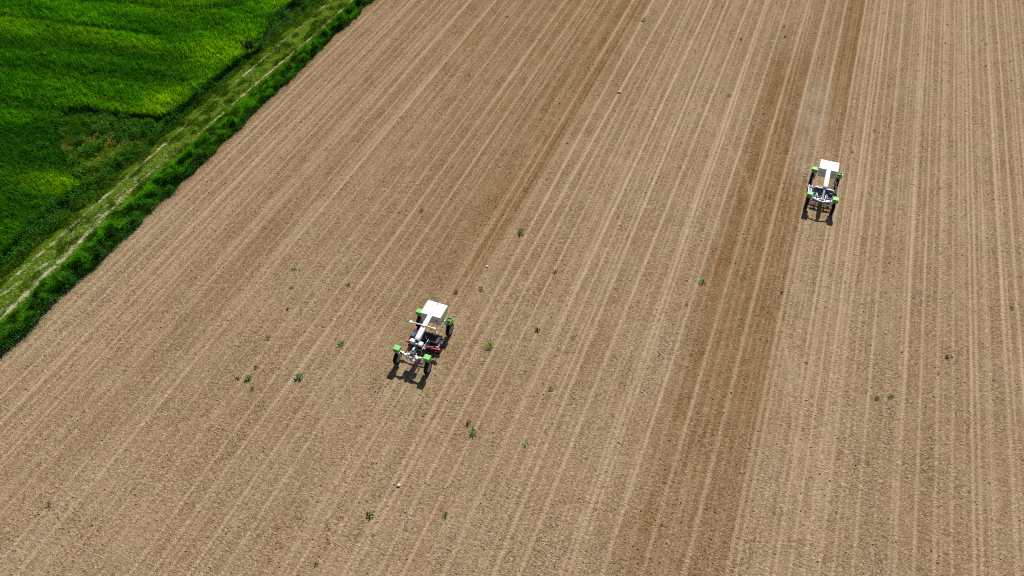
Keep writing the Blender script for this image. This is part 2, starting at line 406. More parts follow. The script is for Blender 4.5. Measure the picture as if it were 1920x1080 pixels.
def PX(l): return [at(*p, .5) for p in l]
POCKET = [(-51.0, 36.2), (-50.5, 37.0), (-47.9, 37.3), (-44.2, 38.0), (-43.0, 38.6), (-42.6, 34), (-43.0, 30.2), (-44.4, 29.6), (-46.3, 30.9), (-48.0, 32.4), (-49.6, 33.8)]
def wheat_edge(y): return -42.95 - 1.1 * np.exp(-((y - 26) / 4.5) ** 2) - 1.3 * np.exp(-((y - 54.5) / 2.4) ** 2) - .7 * sstep(55, 58, y) + .45 * np.exp(-((y - 49.8) / 1.6) ** 2) + .3 * (vnoise(y / 1.7, y * 0, 4) - .5)
YEL = [((305, 188), 1.6, 2.0, 1.25), ((420, 95), 3.4, 2.2, .95), ((460, 72), 1.2, 1.3, .9), ((120, 340), 3.6, 1.0, .85), ((560, 4), 4, 1.6, 1.0), ((385, 150), 1.0, 1.3, .55), ((30, 45), 6., 1.4, .45), ((170, 62), 5.5, 1.3, .40), ((250, 205), 3., .8, .45), ((180, 180), 5., 1., .25), ((330, 10), 4., 2.2, .30), ((260, 80), 3.5, 1., .45)]
YELW = [(at(*p, .7), a, b, s) for p, a, b, s in YEL]
DARK = [([(0, 30), (80, 38), (145, 47), (190, 52), (300, 66)], .35, 1.0), ([(160, 2), (250, 6), (300, 14), (360, 20), (450, 10)], .5, .9), ([(0, 80), (120, 88), (230, 100), (340, 112)], 1.2, .85), ([(0, 120), (130, 128), (260, 140), (330, 150)], 1.6, .8), ([(0, 190), (60, 198), (120, 206)], .8, .8), ([(40, 250), (110, 235), (160, 240)], 2.6, .95), ([(90, 300), (150, 300)], 1.6, .8), ([(0, 290), (60, 300), (120, 285)], 2.2, .85), ([(0, 340), (60, 335)], 1.0, .7), ([(0, 400), (40, 370)], 1.8, .5), ([(300, 30), (420, 44)], 1.2, .5)]  # dark bands: lodging shade painted into the blade colour, canopy lowered there too
DARKW = [(PX(l), wd, s) for l, wd, s in DARK]
def wheat_tone(x, y):
    ye = np.zeros_like(x); dk = np.zeros_like(x)
    for (c, a, b, s) in YELW: ye = np.maximum(ye, s * np.exp(-((x - c[0]) / a) ** 2 - ((y - c[1]) / b) ** 2))
    for (l, wd, s) in DARKW: dk = np.maximum(dk, s * np.exp(-(seg_dist(x, y, l) / wd) ** 2))
    return ye, dk
def wheat_h(x, y):
    ye, dk = wheat_tone(x, y)
    h = .86 + .30 * (fbm(x / 7., y / 2.2, 60) - .5) - .20 * dk + .05 * ye
    low = (1 - sstep(35.6, 36.8, y)) * sstep(-62, -54, x)
    h = h - .22 * low
    hc = at(467, 82, .6); h = h - .75 * np.exp(-(((x - hc[0]) ** 2 + (y - hc[1]) ** 2) / .62))
    return np.maximum(h, .12)
def in_pocket(x, y):
    g = sstep(-46, -50, x)
    return inside(x + (1.2 + 5.5 * g) * (fbm(x / 1.3, y / 1.1, 130) - .5) + .9 * g, y + .9 * (fbm(x / .9, y / .9, 131) - .5) * sstep(36.5, 35, y), POCKET)
def in_wheat(x, y): return (x < wheat_edge(y)) & ~in_pocket(x, y)

acc = Acc()
# dense lower storey of the crop as a rough sheet below the blade tips
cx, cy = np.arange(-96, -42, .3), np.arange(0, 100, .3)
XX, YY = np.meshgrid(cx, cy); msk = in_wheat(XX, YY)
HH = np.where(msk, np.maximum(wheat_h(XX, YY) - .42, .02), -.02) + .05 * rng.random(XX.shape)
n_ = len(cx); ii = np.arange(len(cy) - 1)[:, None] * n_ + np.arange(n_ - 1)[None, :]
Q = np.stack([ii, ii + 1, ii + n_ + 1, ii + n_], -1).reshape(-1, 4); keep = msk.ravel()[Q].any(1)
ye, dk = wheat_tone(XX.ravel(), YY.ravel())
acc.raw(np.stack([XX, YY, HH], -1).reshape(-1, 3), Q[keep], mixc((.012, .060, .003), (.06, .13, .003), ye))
def wheat_pts(N, x0, x1, y0, y1):
    x = rng.uniform(x0, x1, N); y = rng.uniform(y0, y1, N); k = in_wheat(x, y); return x[k], y[k]
for (N, bx, wmul) in ((330000, (-76, -42.5, 14, 74), 1.), (40000, (-96, -42.5, 0, 100), 1.8)):
    x, y = wheat_pts(N, *bx); n = len(x)
    cl = vnoise(x / .22, y / .22, 66); h = wheat_h(x, y) + .16 * (cl - .5) + .16 * (vnoise(x / .7, y / .5, 67) - .5); ye, dk = wheat_tone(x, y)
    ln = rng.uniform(.38, .62, n); z0 = np.maximum(h - ln * rng.uniform(.75, 1.25, n), 0)
    ld = rng.normal(R(-60), .9, n) + 1.2 * (fbm(x / 5, y / 3, 77) - .5)
    t1 = fbm(x / 5.5, y / 1.5, 70); jit = rng.random(n)
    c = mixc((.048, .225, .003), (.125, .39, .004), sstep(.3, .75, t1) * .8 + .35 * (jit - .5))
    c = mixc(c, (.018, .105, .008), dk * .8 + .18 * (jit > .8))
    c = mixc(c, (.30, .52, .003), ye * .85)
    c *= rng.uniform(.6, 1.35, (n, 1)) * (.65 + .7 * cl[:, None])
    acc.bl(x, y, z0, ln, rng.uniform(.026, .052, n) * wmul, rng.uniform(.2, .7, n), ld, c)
# full-height stems along the open edge of the crop
yy = rng.uniform(0, 90, 30000); xx = wheat_edge(yy) - rng.exponential(.22, 30000); k = in_wheat(xx, yy); xx, yy = xx[k], yy[k]; n = len(xx)
h = wheat_h(xx, yy); ln = rng.uniform(.35, .6, n); z0 = rng.uniform(0, 1, n) * np.maximum(h - ln * .8, .02)
c = mixc((.022, .10, .006), (.05, .16, .008), rng.random(n))
acc.bl(xx, yy, z0, ln, rng.uniform(.02, .04, n), rng.uniform(.2, .75, n), rng.normal(R(-30), .9, n), c)
tag(acc.build('wheat_crop', [M_FOL]), 'dense bright green young cereal crop left of the grassy farm track', 'crop', kind='stuff')

# weeds and herbs on the verge between crop and track, and in the open pocket of the crop
acc = Acc()
N = 170000; x = rng.uniform(-46.5, -42.1, N); y = rng.uniform(0, 90, N)
e = wheat_edge(y); k = (x > e - .25) & (x < -42.3 + .35 * (vnoise(y / 1.3, y * 0, 14) - .5) + .35 * sstep(46, 58, y)) & ~in_pocket(x, y)
x, y, e = x[k], y[k], e[k]; n = len(x)
hh = .15 + .85 * sstep(.3, .7, fbm(x / .6, y / .8, 80)) * (1 - sstep(-42.7, -42.15, x)); z = hh * rng.uniform(.35, 1., n)
c = mixc((.006, .055, .002), (.060, .22, .006), rng.random(n)); c = mixc(c, (.16, .28, .10), (rng.random(n) > .97) * .7)
acc.lf(x, y, z, rng.uniform(.05, .14, n), rng.normal(.1, .45, n), rng.uniform(0, 6.28, n), c)
x = rng.uniform(-44.8, -42.3, 16000); y = rng.uniform(0, 90, 16000); k = x > wheat_edge(y); x, y = x[k], y[k]; n = len(x)
acc.bl(x, y, np.zeros(n), rng.uniform(.15, .5, n), rng.uniform(.015, .03, n), rng.uniform(.2, .8, n), rng.uniform(0, 6.28, n), mixc((.025, .09, .008), (.08, .19, .02), rng.random(n)))
# pocket
N = 60000; x = rng.uniform(-56, -42.5, N); y = rng.uniform(29, 39, N); k = in_pocket(x, y); x, y = x[k], y[k]; n = len(x)
c0 = at(165, 290); pale = fbm(x / .9, y / .9, 83); pf = sstep(.46, .62, pale) * np.exp(-(((x - c0[0] - .5) / 2.6) ** 2 + ((y - c0[1] - .2) / 2.2) ** 2))
hh = .05 + .75 * sstep(.32, .68, fbm(x / .8, y / .7, 84)) * (1 - .75 * pf); z = hh * rng.uniform(.3, 1, n)
c = mixc((.006, .050, .002), (.060, .21, .006), rng.random(n)); c = mixc(c, (.40, .33, .06), pf * .8); c = mixc(c, (.09, .23, .006), (fbm(x / 1.7, y / 1.2, 85) > .56) * .5)
acc.lf(x, y, z, rng.uniform(.06, .17, n), rng.normal(.1, .5, n), rng.uniform(0, 6.28, n), c)
k = rng.random(n) < .5; m_ = k.sum()
acc.bl(x[k], y[k], np.zeros(m_), rng.uniform(.15, .5, m_), rng.uniform(.015, .035, m_), rng.uniform(.2, .8, m_), rng.uniform(0, 6.28, m_), c[k] * 1.1)
tag(acc.build('verge_weeds', [M_FOL]), 'mixed dark green weeds between the cereal crop and the farm track', 'weeds', kind='stuff')

# short grass on the farm track
acc = Acc()
N = 170000; x = rng.uniform(-43.2, -39.0, N); y = rng.uniform(0, 90, N); rmk = rutmask(x, y)
k = rng.random(N) > rmk * 1.25 - .02 ; x, y, rmk = x[k], y[k], rmk[k]; n = len(x)
g = fbm(x / .5, y / .9, 90); mid = np.exp(-((x + 40.85) / .5) ** 2)
c = mixc((.012, .080, .002), (.26, .37, .006), sstep(.34, .66, g) * .8 * (1 - .45 * mid) + .25 * rng.random(n) + .25 * rmk); c = mixc(c, (.42, .42, .08), (rng.random(n) > .93) * .7 + rmk * .35)
acc.bl(x, y, np.zeros(n) + .0, rng.uniform(.06, .14, n) * (.6 + 2.6 * sstep(.35, .75, 1 - g)) + .02, rng.uniform(.014, .034, n), rng.uniform(.3, .9, n), rng.normal(R(-80), 1.1, n), c)
tag(acc.build('track_grass', [M_FOL]), 'short yellowish grass growing along and between the two stony ruts', 'grass', kind='stuff')

# long grass and broad leaves on the bank beside the bare field
acc = Acc()
def bank_r(y): return -37.62 + .55 * (fbm(y / 1.3, y * 0, 101, 3) - .5) - .05
def bank_l(y): return -39.55 + .45 * sstep(44, 56, y) + .4 * (vnoise(y / 1.4, y * 0, 15) - .5) - .25 * np.exp(-((y - 31) / 6.) ** 2)
def bank_h(x, y):
    t = (x - bank_l(y)) / (bank_r(y) - bank_l(y)); p = np.clip(np.sin(np.pi * np.clip(t, 0, 1) ** 1.35), 0, 1) ** .6
    return (.10 + .95 * sstep(.32, .7, fbm(x / .7, y / .9, 103))) * p
cx, cy = np.arange(-40.2, -37.2, .12), np.arange(0, 90, .15)
XX, YY = np.meshgrid(cx, cy); msk = (XX > bank_l(YY)) & (XX < bank_r(YY) - .05)
HH = np.where(msk, bank_h(XX, YY) * .55, -.03); n_ = len(cx); ii = np.arange(len(cy) - 1)[:, None] * n_ + np.arange(n_ - 1)[None, :]
Q = np.stack([ii, ii + 1, ii + n_ + 1, ii + n_], -1).reshape(-1, 4); keep = msk.ravel()[Q].all(1)
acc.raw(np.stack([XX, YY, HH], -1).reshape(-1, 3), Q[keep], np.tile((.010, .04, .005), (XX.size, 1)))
N = 150000; x = rng.uniform(-40.2, -37.2, N); y = rng.uniform(0, 90, N); k = (x > bank_l(y)) & (x < bank_r(y)); x, y = x[k], y[k]; n = len(x)
t = (x - bank_l(y)) / (bank_r(y) - bank_l(y)); h = bank_h(x, y)
ln = rng.uniform(.22, .5, n); z0 = np.maximum(h - ln * rng.uniform(.6, 1.3, n), 0)
c = mixc((.035, .18, .004), (.12, .34, .006), rng.random(n) * .6 + .5 * fbm(x, y / 2, 105)); c = mixc(c, (.012, .075, .006), sstep(.70, .9, t) * .75); c = mixc(c, (.2, .28, .05), (rng.random(n) > .96) * .6); c = c * (.35 + 1.1 * sstep(.3, .7, fbm(x / .45, y / .5, 106)))[:, None]  # clump shade and the shaded field side are painted into the blade colour
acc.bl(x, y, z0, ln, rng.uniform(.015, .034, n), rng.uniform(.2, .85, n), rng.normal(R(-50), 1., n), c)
N = 60000; x = rng.uniform(-39.2, -37.0, N); y = rng.uniform(0, 90, N); R_ = bank_r(y)
broad = sstep(38, 24, y) * .75 + .25
k = (x > R_ - .95 * broad) & (x < R_ + .12) & (rng.random(N) < broad); x, y = x[k], y[k]; n = len(x); h = np.maximum(bank_h(np.minimum(x, bank_r(y) - .12), y), .1)
c = mixc((.012, .080, .008), (.07, .21, .025), rng.random(n)); c = mixc(c, (.20, .30, .16), (rng.random(n) > .90) * .7)
acc.lf(x, y, h * rng.uniform(.3, 1.08, n), rng.uniform(.05, .13, n), rng.normal(.05, .45, n), rng.uniform(0, 6.28, n), c)
# pale dry scraps where the bank meets the soil
N = 9000; y = rng.uniform(0, 90, N); x = bank_r(y) + rng.exponential(.11, N) - .03; k = vnoise(y / .8, y * 0, 110) > .35; x, y = x[k], y[k]; n = len(x)
acc.lf(x, y, rng.uniform(.0, .05, n), rng.uniform(.04, .10, n), rng.normal(0, .25, n), rng.uniform(0, 6.28, n), mixc((.13, .2, .09), (.42, .38, .28), rng.random(n)))
tag(acc.build('bank_grass', [M_FOL]), 'long dark green grass and broad leaves on the bank beside the bare field', 'grass', kind='stuff')

# ------------------------------------------------------------------ clods and crumbs
def lumps(name, x, y, s, col, squash=.6):
    n = len(x)
    base = np.array([(1, 0, 0), (.3, .95, 0), (-.8, .6, 0), (-.8, -.6, 0), (.3, -.95, 0), (0, 0, 1), (0, 0, -1)], float)
    V = base[None] * rng.uniform(.7, 1.25, (n, 7, 1)); a = rng.uniform(0, 6.28, n); ca, sa = np.cos(a)[:, None], np.sin(a)[:, None]
    vx = V[..., 0] * ca - V[..., 1] * sa; vy = V[..., 0] * sa + V[..., 1] * ca; s = s[:, None]
    P = np.stack([x[:, None] + vx * s, y[:, None] + vy * s, V[..., 2] * s * squash - .01 + s * .15], -1)
    T = np.array([(0, 1, 5), (1, 2, 5), (2, 3, 5), (3, 4, 5), (4, 0, 5), (1, 0, 6), (2, 1, 6), (3, 2, 6), (4, 3, 6), (0, 4, 6)])
    return np_mesh(name, P.reshape(-1, 3), None, (np.arange(n)[:, None, None] * 7 + T).reshape(-1, 3), mats=[M_CLOD], col=np.repeat(col, 7, 0))
N = 30000; x = rng.uniform(-37.5, 25, N); y = rng.uniform(0, 92, N); t_, _, m_, _ = field_maps(x, y)
k = (rng.random(N) > t_ * 1.2) & (rng.random(N) < .45 + .55 * fbm(x / 2, y / 6, 120) + .3 * m_); x, y, m_ = x[k], y[k], m_[k]; n = len(x)
c = mixc((.36, .27, .185), (.20, .125, .06), m_ + .15 * rng.normal(size=n)) * rng.uniform(.55, 1.35, (n, 1)); dkk = rng.random(n) > .985
c[dkk] *= .5
tag(lumps('soil_clods', x, y, np.minimum(.014 + .010 * rng.gamma(1.6, 1., n), .055), c), 'loose crumbly brown clods scattered over the bare field', 'clods', kind='stuff')
N = 1800; x = rng.uniform(-37.5, 25, N); y = rng.uniform(0, 92, N)
tag(lumps('pebbles', x, y, rng.uniform(.014, .04, N), mixc((.45, .38, .28), (.75, .70, .60), rng.random(N)), .7), 'small pale pebbles scattered over the bare field', 'pebbles', kind='stuff')

# ------------------------------------------------------------------ single weeds and stones on the bare field
def weed(name, px, py, size, kind, label, cat='weed', group='weeds growing in the bare field'):
    x0, y0 = at(px, py); a = Acc(); size *= .88 if kind in ('green', 'bright') else .78; r = np.random.default_rng(int(px * 7 + py))
    pal = {'green': ((.03, .13, .02), (.10, .27, .06)), 'bright': ((.06, .20, .015), (.16, .36, .03)), 'pale': ((.16, .26, .13), (.50, .56, .42)),
           'olive': ((.05, .075, .014), (.15, .18, .04)), 'dark': ((.010, .020, .004), (.035, .055, .010)), 'yellow': ((.16, .17, .03), (.36, .36, .10)),
           'dry': ((.28, .27, .18), (.60, .56, .44))}[kind]
    n = int(14 + 40 * size); az = r.uniform(0, 6.28, n); rad = size * .5 * r.uniform(0, .75, n)
    zz = r.uniform(.02, .9, n) * size * .55 * (1 - rad / size)
    col = mixc(pal[0], pal[1], r.random(n))
    a.lf(rad * np.cos(az), rad * np.sin(az), zz, r.uniform(.3, .65, n) * size * .85, r.uniform(-.1, .9, n), az + r.normal(0, .4, n), col, asp=.32)
    m = 10; az = r.uniform(0, 6.28, m)
    a.bl(np.zeros(m), np.zeros(m), np.zeros(m) - .02, r.uniform(.4, .75, m) * size, np.full(m, .02 + .02 * size), r.uniform(.3, .9, m), az, mixc(pal[0], pal[1], r.random(m)))
    o = a.build(name, [M_FOL]); o.location = (x0, y0, -.02)
    return tag(o, label, cat, group)
WEEDS = [
 (977, 438, .52, 'green', 'wide green weed up-right of the near robot, beside the brown seam'),
 (1040, 510, .36, 'dark', 'dark weed right of the wide green weed, midway between both robots'),
 (918, 649, .46, 'bright', 'bright green upright weed just right of the near robot'),
 (1008, 620, .40, 'dark', 'sparse dark weed right of the bright upright one'),
 (1076, 632, .38, 'pale', 'pale bluish weed farthest right in the row of three beside the near robot'),
 (1033, 730, .30, 'olive', 'small olive weed low right of the near robot, above the bottom centre'),
 (562, 708, .50, 'green', 'bushy green weed with a pale stone beside it, left of the near robot'),
 (640, 646, .40, 'green', 'small green weed between the bushy weed and the near robot'),
 (480, 689, .32, 'olive', 'yellow-olive weed at the top of the cluster far left of the near robot'),
 (466, 711, .42, 'green', 'forked green weed in the cluster far left of the near robot'),
 (448, 706, .40, 'dry', 'pale dried weed left end of the cluster far left of the near robot'),
 (473, 730, .30, 'olive', 'lowest faint weed of the cluster far left of the near robot'),
 (503, 633, .36, 'yellow', 'yellowish weed above the left cluster'),
 (552, 503, .42, 'pale', 'pale green weed, upper of two pale ones in the left half'),
 (548, 536, .40, 'dry', 'pale dried weed just below the upper pale one in the left half'),
 (653, 534, .34, 'olive', 'faint greenish weed right of the two pale ones'),
 (541, 578, .24, 'green', 'tiny green weed below the two pale ones'),
 (888, 811, .46, 'green', 'green weed below the near robot, toward the bottom centre'),
 (878, 794, .34, 'dark', 'dark small weed touching the green weed below the near robot'),
 (985, 832, .38, 'pale', 'pale green weed right of the green one near the bottom centre'),
 (693, 968, .46, 'olive', 'olive weed near the bottom edge, left of centre'),
 (836, 965, .34, 'olive', 'sparse crossed weed near the bottom edge, right of the olive weed'),
 (592, 1058, .26, 'olive', 'small olive weed at the very bottom of the field'),
 (92, 946, .34, 'olive', 'olive weed alone in the bottom left corner'),
 (700, 1002, .24, 'yellow', 'thin yellowish weed just below the olive weed at the bottom'),
 (1317, 530, .42, 'green', 'green weed on the left edge of the dark brown strip'),
 (1466, 549, .24, 'dark', 'dark speck of weed on the right edge of the dark brown strip'),
 (1287, 572, .24, 'olive', 'tiny olive weed left below the weed on the strip edge'),
 (1776, 670, .34, 'dark', 'dark spiky weed alone in the right part of the field'),
 (1670, 744, .30, 'green', 'small green weed low in the right part of the field'),
 (1643, 748, .28, 'dark', 'dark sparse weed just left of the small green one at the right'),
 (1367, 179, .32, 'green', 'small green weed left of the far robot\'s strip, upper right'),
 (1207, 38, .44, 'green', 'green weed at the top edge beside the seam'),
 (951, 30, .44, 'pale', 'pale green weed at the top edge, left of the seam'),
 (792, 395, .38, 'olive', 'faint green weed above the near robot'),
 (903, 541, .34, 'green', 'faint small green weed just above right of the near robot'),
 (855, 549, .36, 'olive', 'faint olive weed right behind the near robot box'),
 (1470, 50, .40, 'yellow', 'yellowish weed at the top of the dusty strip'),
 (1472, 69, .36, 'dark', 'dark weed just below the yellowish one on the dusty strip'),
 (1390, 73, .34, 'olive', 'olive weed left of the dusty strip near the top'),
 (1776, 46, .24, 'dark', 'tiny dark weed highest in the upper right'),
 (1773, 80, .26, 'olive', 'tiny olive weed below the highest one in the upper right'),
 (1849, 83, .28, 'olive', 'olive weed in the upper right, left of a dark one'),
 (1869, 80, .24, 'dark', 'tiny dark weed in the upper right, right of an olive one'),
 (1894, 115, .24, 'dark', 'tiny dark weed nearest the right edge in the upper right'),
 (1895, 151, .22, 'olive', 'tiny olive weed low of the upper right group'),
 (1848, 124, .22, 'dark', 'tiny dark weed in the middle of the upper right group'),
 (1639, 246, .30, 'olive', 'olive weed up-right of the far robot'),
 (1598, 285, .26, 'olive', 'olive weed just behind the far robot'),
 (1897, 577, .28, 'olive', 'faint olive weed beside the right edge at mid height'),
 (1760, 699, .26, 'yellow', 'faint yellowish weed below the dark spiky weed'),
 (837, 118, .28, 'yellow', 'yellow-brown weed in the upper middle of the field'),
]
for px, py, s, kd, lb in WEEDS: weed('weed', px, py, s, kd, lb)
hc = at(467, 84, .75); a = Acc(); m = 900
v_ = rng.normal(size=(m, 3)); v_ /= np.linalg.norm(v_, axis=1)[:, None]; rr = .46 * rng.uniform(.45, 1.05, m) * (1 + .25 * np.sin(v_[:, 0] * 5 + v_[:, 2] * 3))
a.lf(v_[:, 0] * rr, v_[:, 1] * rr, .72 + v_[:, 2] * rr * .95, rng.uniform(.07, .15, m), rng.uniform(-.7, .7, m), rng.uniform(0, 6.28, m), mixc((.004, .022, .004), (.018, .075, .010), rng.random(m)))
a.bl(np.zeros(8), np.zeros(8), np.zeros(8), rng.uniform(.5, .8, 8), np.full(8, .03), rng.uniform(.1, .4, 8), rng.uniform(0, 6.28, 8), np.tile((.05, .04, .02), (8, 1)))
wd_ = a.build('shrub', [M_FOL]); wd_.location = (hc[0], hc[1], 0)
tag(wd_, 'small dark green bush standing in a hollow of the bright cereal crop', 'bush')

def stone(px, py, s, label):
    bm = bmesh.new(); bmesh.ops.create_icosphere(bm, subdivisions=2, radius=1)
    r = random.Random(int(px)); ax = (s * r.uniform(.9, 1.5), s * r.uniform(.6, 1.), s * .6)
    for v in bm.verts:
        k = 1 + r.uniform(-.14, .14); v.co = Vector((v.co.x * ax[0] * k, v.co.y * ax[1] * k, v.co.z * ax[2] * k))
    me = bpy.data.meshes.new('stone'); bm.to_mesh(me); bm.free(); me.materials.append(M_STONE)
    o = bpy.data.objects.new('stone', me); sc.collection.objects.link(o)
    x, y = at(px, py); o.location = (x, y, s * .25); o.rotation_euler.z = r.uniform(0, 6)
    tag(o, label, 'stone', 'pale stones on the bare field')
for a in [(748, 910, .10, 'white stone low in the centre of the field, below the near robot'),
          (1161, 173, .11, 'white stone on the wheel marks in the upper middle'),
          (1064, 268, .10, 'pale stone beside the brown seam, lower left of the white one'),
          (913, 500, .10, 'elongated pale stone above the near robot at the end of the seam'),
          (554, 709, .09, 'pale stone beside the bushy green weed left of the near robot'),
          (1750, 58, .08, 'pale stone in the upper right near the tiny weeds')]: stone(*a)

# ------------------------------------------------------------------ the two field robots
SPLIT = {'hinge', 'beam_fitting', 'hose', 'tool_bar', 'tool_actuator', 'tool_rod', 'vent_slot', 'steering_rod', 'actuator_block'}
class MB:
    def pieces(s, name, mat, parent):
        bm = s.bm; bmesh.ops.recalc_face_normals(bm, faces=bm.faces); seen = set(); last = None
        for f0 in bm.faces:
            if f0 in seen: continue
            st = [f0]; isl = []; seen.add(f0)
            while st:
                f_ = st.pop(); isl.append(f_)
                for e in f_.edges:
                    for g_ in e.link_faces:
                        if g_ not in seen: seen.add(g_); st.append(g_)
            vs = {}; co = []; fc = []
            for f_ in isl:
                for v in f_.verts:
                    if v not in vs: vs[v] = len(co); co.append(v.co.copy())
                fc.append([vs[v] for v in f_.verts])
            me = bpy.data.meshes.new(name); me.from_pydata(co, [], fc); me.materials.append(mat)
            last = bpy.data.objects.new(name, me); sc.collection.objects.link(last); last.parent = parent
        bm.free(); return last
    def __init__(s): s.bm = bmesh.new()
    def box(s, c, d, rot=(0, 0, 0), bev=0., taper=1.):
        t = bmesh.new(); bmesh.ops.create_cube(t, size=1)
        for v in t.verts:
            k = taper if v.co.z < 0 else 1
            v.co = Vector((v.co.x * d[0] * k, v.co.y * d[1] * k, v.co.z * d[2]))
        if bev: bmesh.ops.bevel(t, geom=t.edges[:] , offset=bev, segments=3, profile=.6, affect='EDGES')
        from mathutils import Euler
        m = Matrix.Translation(c) @ Euler(rot).to_matrix().to_4x4()
        bmesh.ops.transform(t, matrix=m, verts=t.verts)
        me = bpy.data.meshes.new('tmp'); t.to_mesh(me); t.free(); s.bm.from_mesh(me); bpy.data.meshes.remove(me); return s
    def tube(s, a, b, r, r2=None, seg=12):
        a, b = Vector(a), Vector(b); d = b - a
        t = bmesh.new(); bmesh.ops.create_cone(t, cap_ends=True, segments=seg, radius1=r, radius2=r if r2 is None else r2, depth=d.length)
        m = Matrix.Translation((a + b) / 2) @ d.to_track_quat('Z', 'Y').to_matrix().to_4x4()
        bmesh.ops.transform(t, matrix=m, verts=t.verts)
        me = bpy.data.meshes.new('tmp'); t.to_mesh(me); t.free(); s.bm.from_mesh(me); bpy.data.meshes.remove(me); return s
    def bar(s, a, b, wx, wz):
        a, b = Vector(a), Vector(b); d = b - a
        t = bmesh.new(); bmesh.ops.create_cube(t, size=1)
        for v in t.verts: v.co = Vector((v.co.x * wx, v.co.y * wz, v.co.z * d.length))
        bmesh.ops.bevel(t, geom=t.edges[:], offset=min(wx, wz) * .15, segments=1, affect='EDGES')
        m = Matrix.Translation((a + b) / 2) @ d.to_track_quat('Z', 'Y').to_matrix().to_4x4()
        bmesh.ops.transform(t, matrix=m, verts=t.verts)
        me = bpy.data.meshes.new('tmp'); t.to_mesh(me); t.free(); s.bm.from_mesh(me); bpy.data.meshes.remove(me); return s
    def ball(s, c, r, sc_=(1, 1, 1)):
        t = bmesh.new(); bmesh.ops.create_uvsphere(t, u_segments=16, v_segments=10, radius=r)
        for v in t.verts: v.co = Vector((v.co.x * sc_[0], v.co.y * sc_[1], v.co.z * sc_[2])) + Vector(c)
        me = bpy.data.meshes.new('tmp'); t.to_mesh(me); t.free(); s.bm.from_mesh(me); bpy.data.meshes.remove(me); return s
    def revolve_x(s, c, prof, seg=36):
        """closed profile of (x, radius) turned about the X axis"""
        vs = [[s.bm.verts.new((c[0] + x, c[1] + r * math.cos(2 * math.pi * k / seg), c[2] + r * math.sin(2 * math.pi * k / seg))) for x, r in prof] for k in range(seg)]
        n = len(prof)
        for k in range(seg):
            for j in range(n): s.bm.faces.new((vs[k][j], vs[k][(j + 1) % n], vs[(k + 1) % seg][(j + 1) % n], vs[(k + 1) % seg][j]))
        return s
    def build(s, name, mat, parent, label=None):
        if name in SPLIT: return s.pieces(name, mat, parent)
        bmesh.ops.recalc_face_normals(s.bm, faces=s.bm.faces)
        me = bpy.data.meshes.new(name); s.bm.to_mesh(me); s.bm.free(); me.materials.append(mat)
        o = bpy.data.objects.new(name, me); sc.collection.objects.link(o); o.parent = parent
        if label: o['label'] = label
        return o

def wheel(root, x, y, side):
    r = .40
    t = MB(); w_ = .105
    t.revolve_x((x, y, r), [(-w_, .27), (-w_ * 1.05, .33), (-w_ * .9, .375), (-w_ * .5, .385), (w_ * .5, .385), (w_ * .9, .375), (w_ * 1.05, .33), (w_, .27)])
    for k in range(22):                                    # lugs
        a = 2 * math.pi * k / 22
        for sg in (-1, 1):
            aa = a + (math.pi / 22 if sg > 0 else 0)
            t.box((x + sg * w_ * .48, y + .388 * math.cos(aa), r + .388 * math.sin(aa)), (w_ * .85, .03, .034), rot=(aa - math.pi / 2 + 0.0, 0, sg * .45))
    wo = t.build('wheel', M_TYRE, root)
    h = MB(); h.revolve_x((x, y, r), [(-w_ * .9, .268), (-w_ * .2, .245), (w_ * .2, .245), (w_ * .9, .268), (w_ * .8, .20), (.02, .17), (.02, .01), (-.02, .01), (-.02, .17), (-w_ * .8, .20)], seg=28)
    h.tube((x - side * .06, y, r), (x + side * .09, y, r), .075, seg=14)
    for k in range(6):
        a = 2 * math.pi * k / 6; h.tube((x + side * .02, y + .12 * math.cos(a), r + .12 * math.sin(a)), (x + side * .045, y + .12 * math.cos(a), r + .12 * math.sin(a)), .014, seg=8)
    h.build('rim', M_RIM, wo)
    return wo

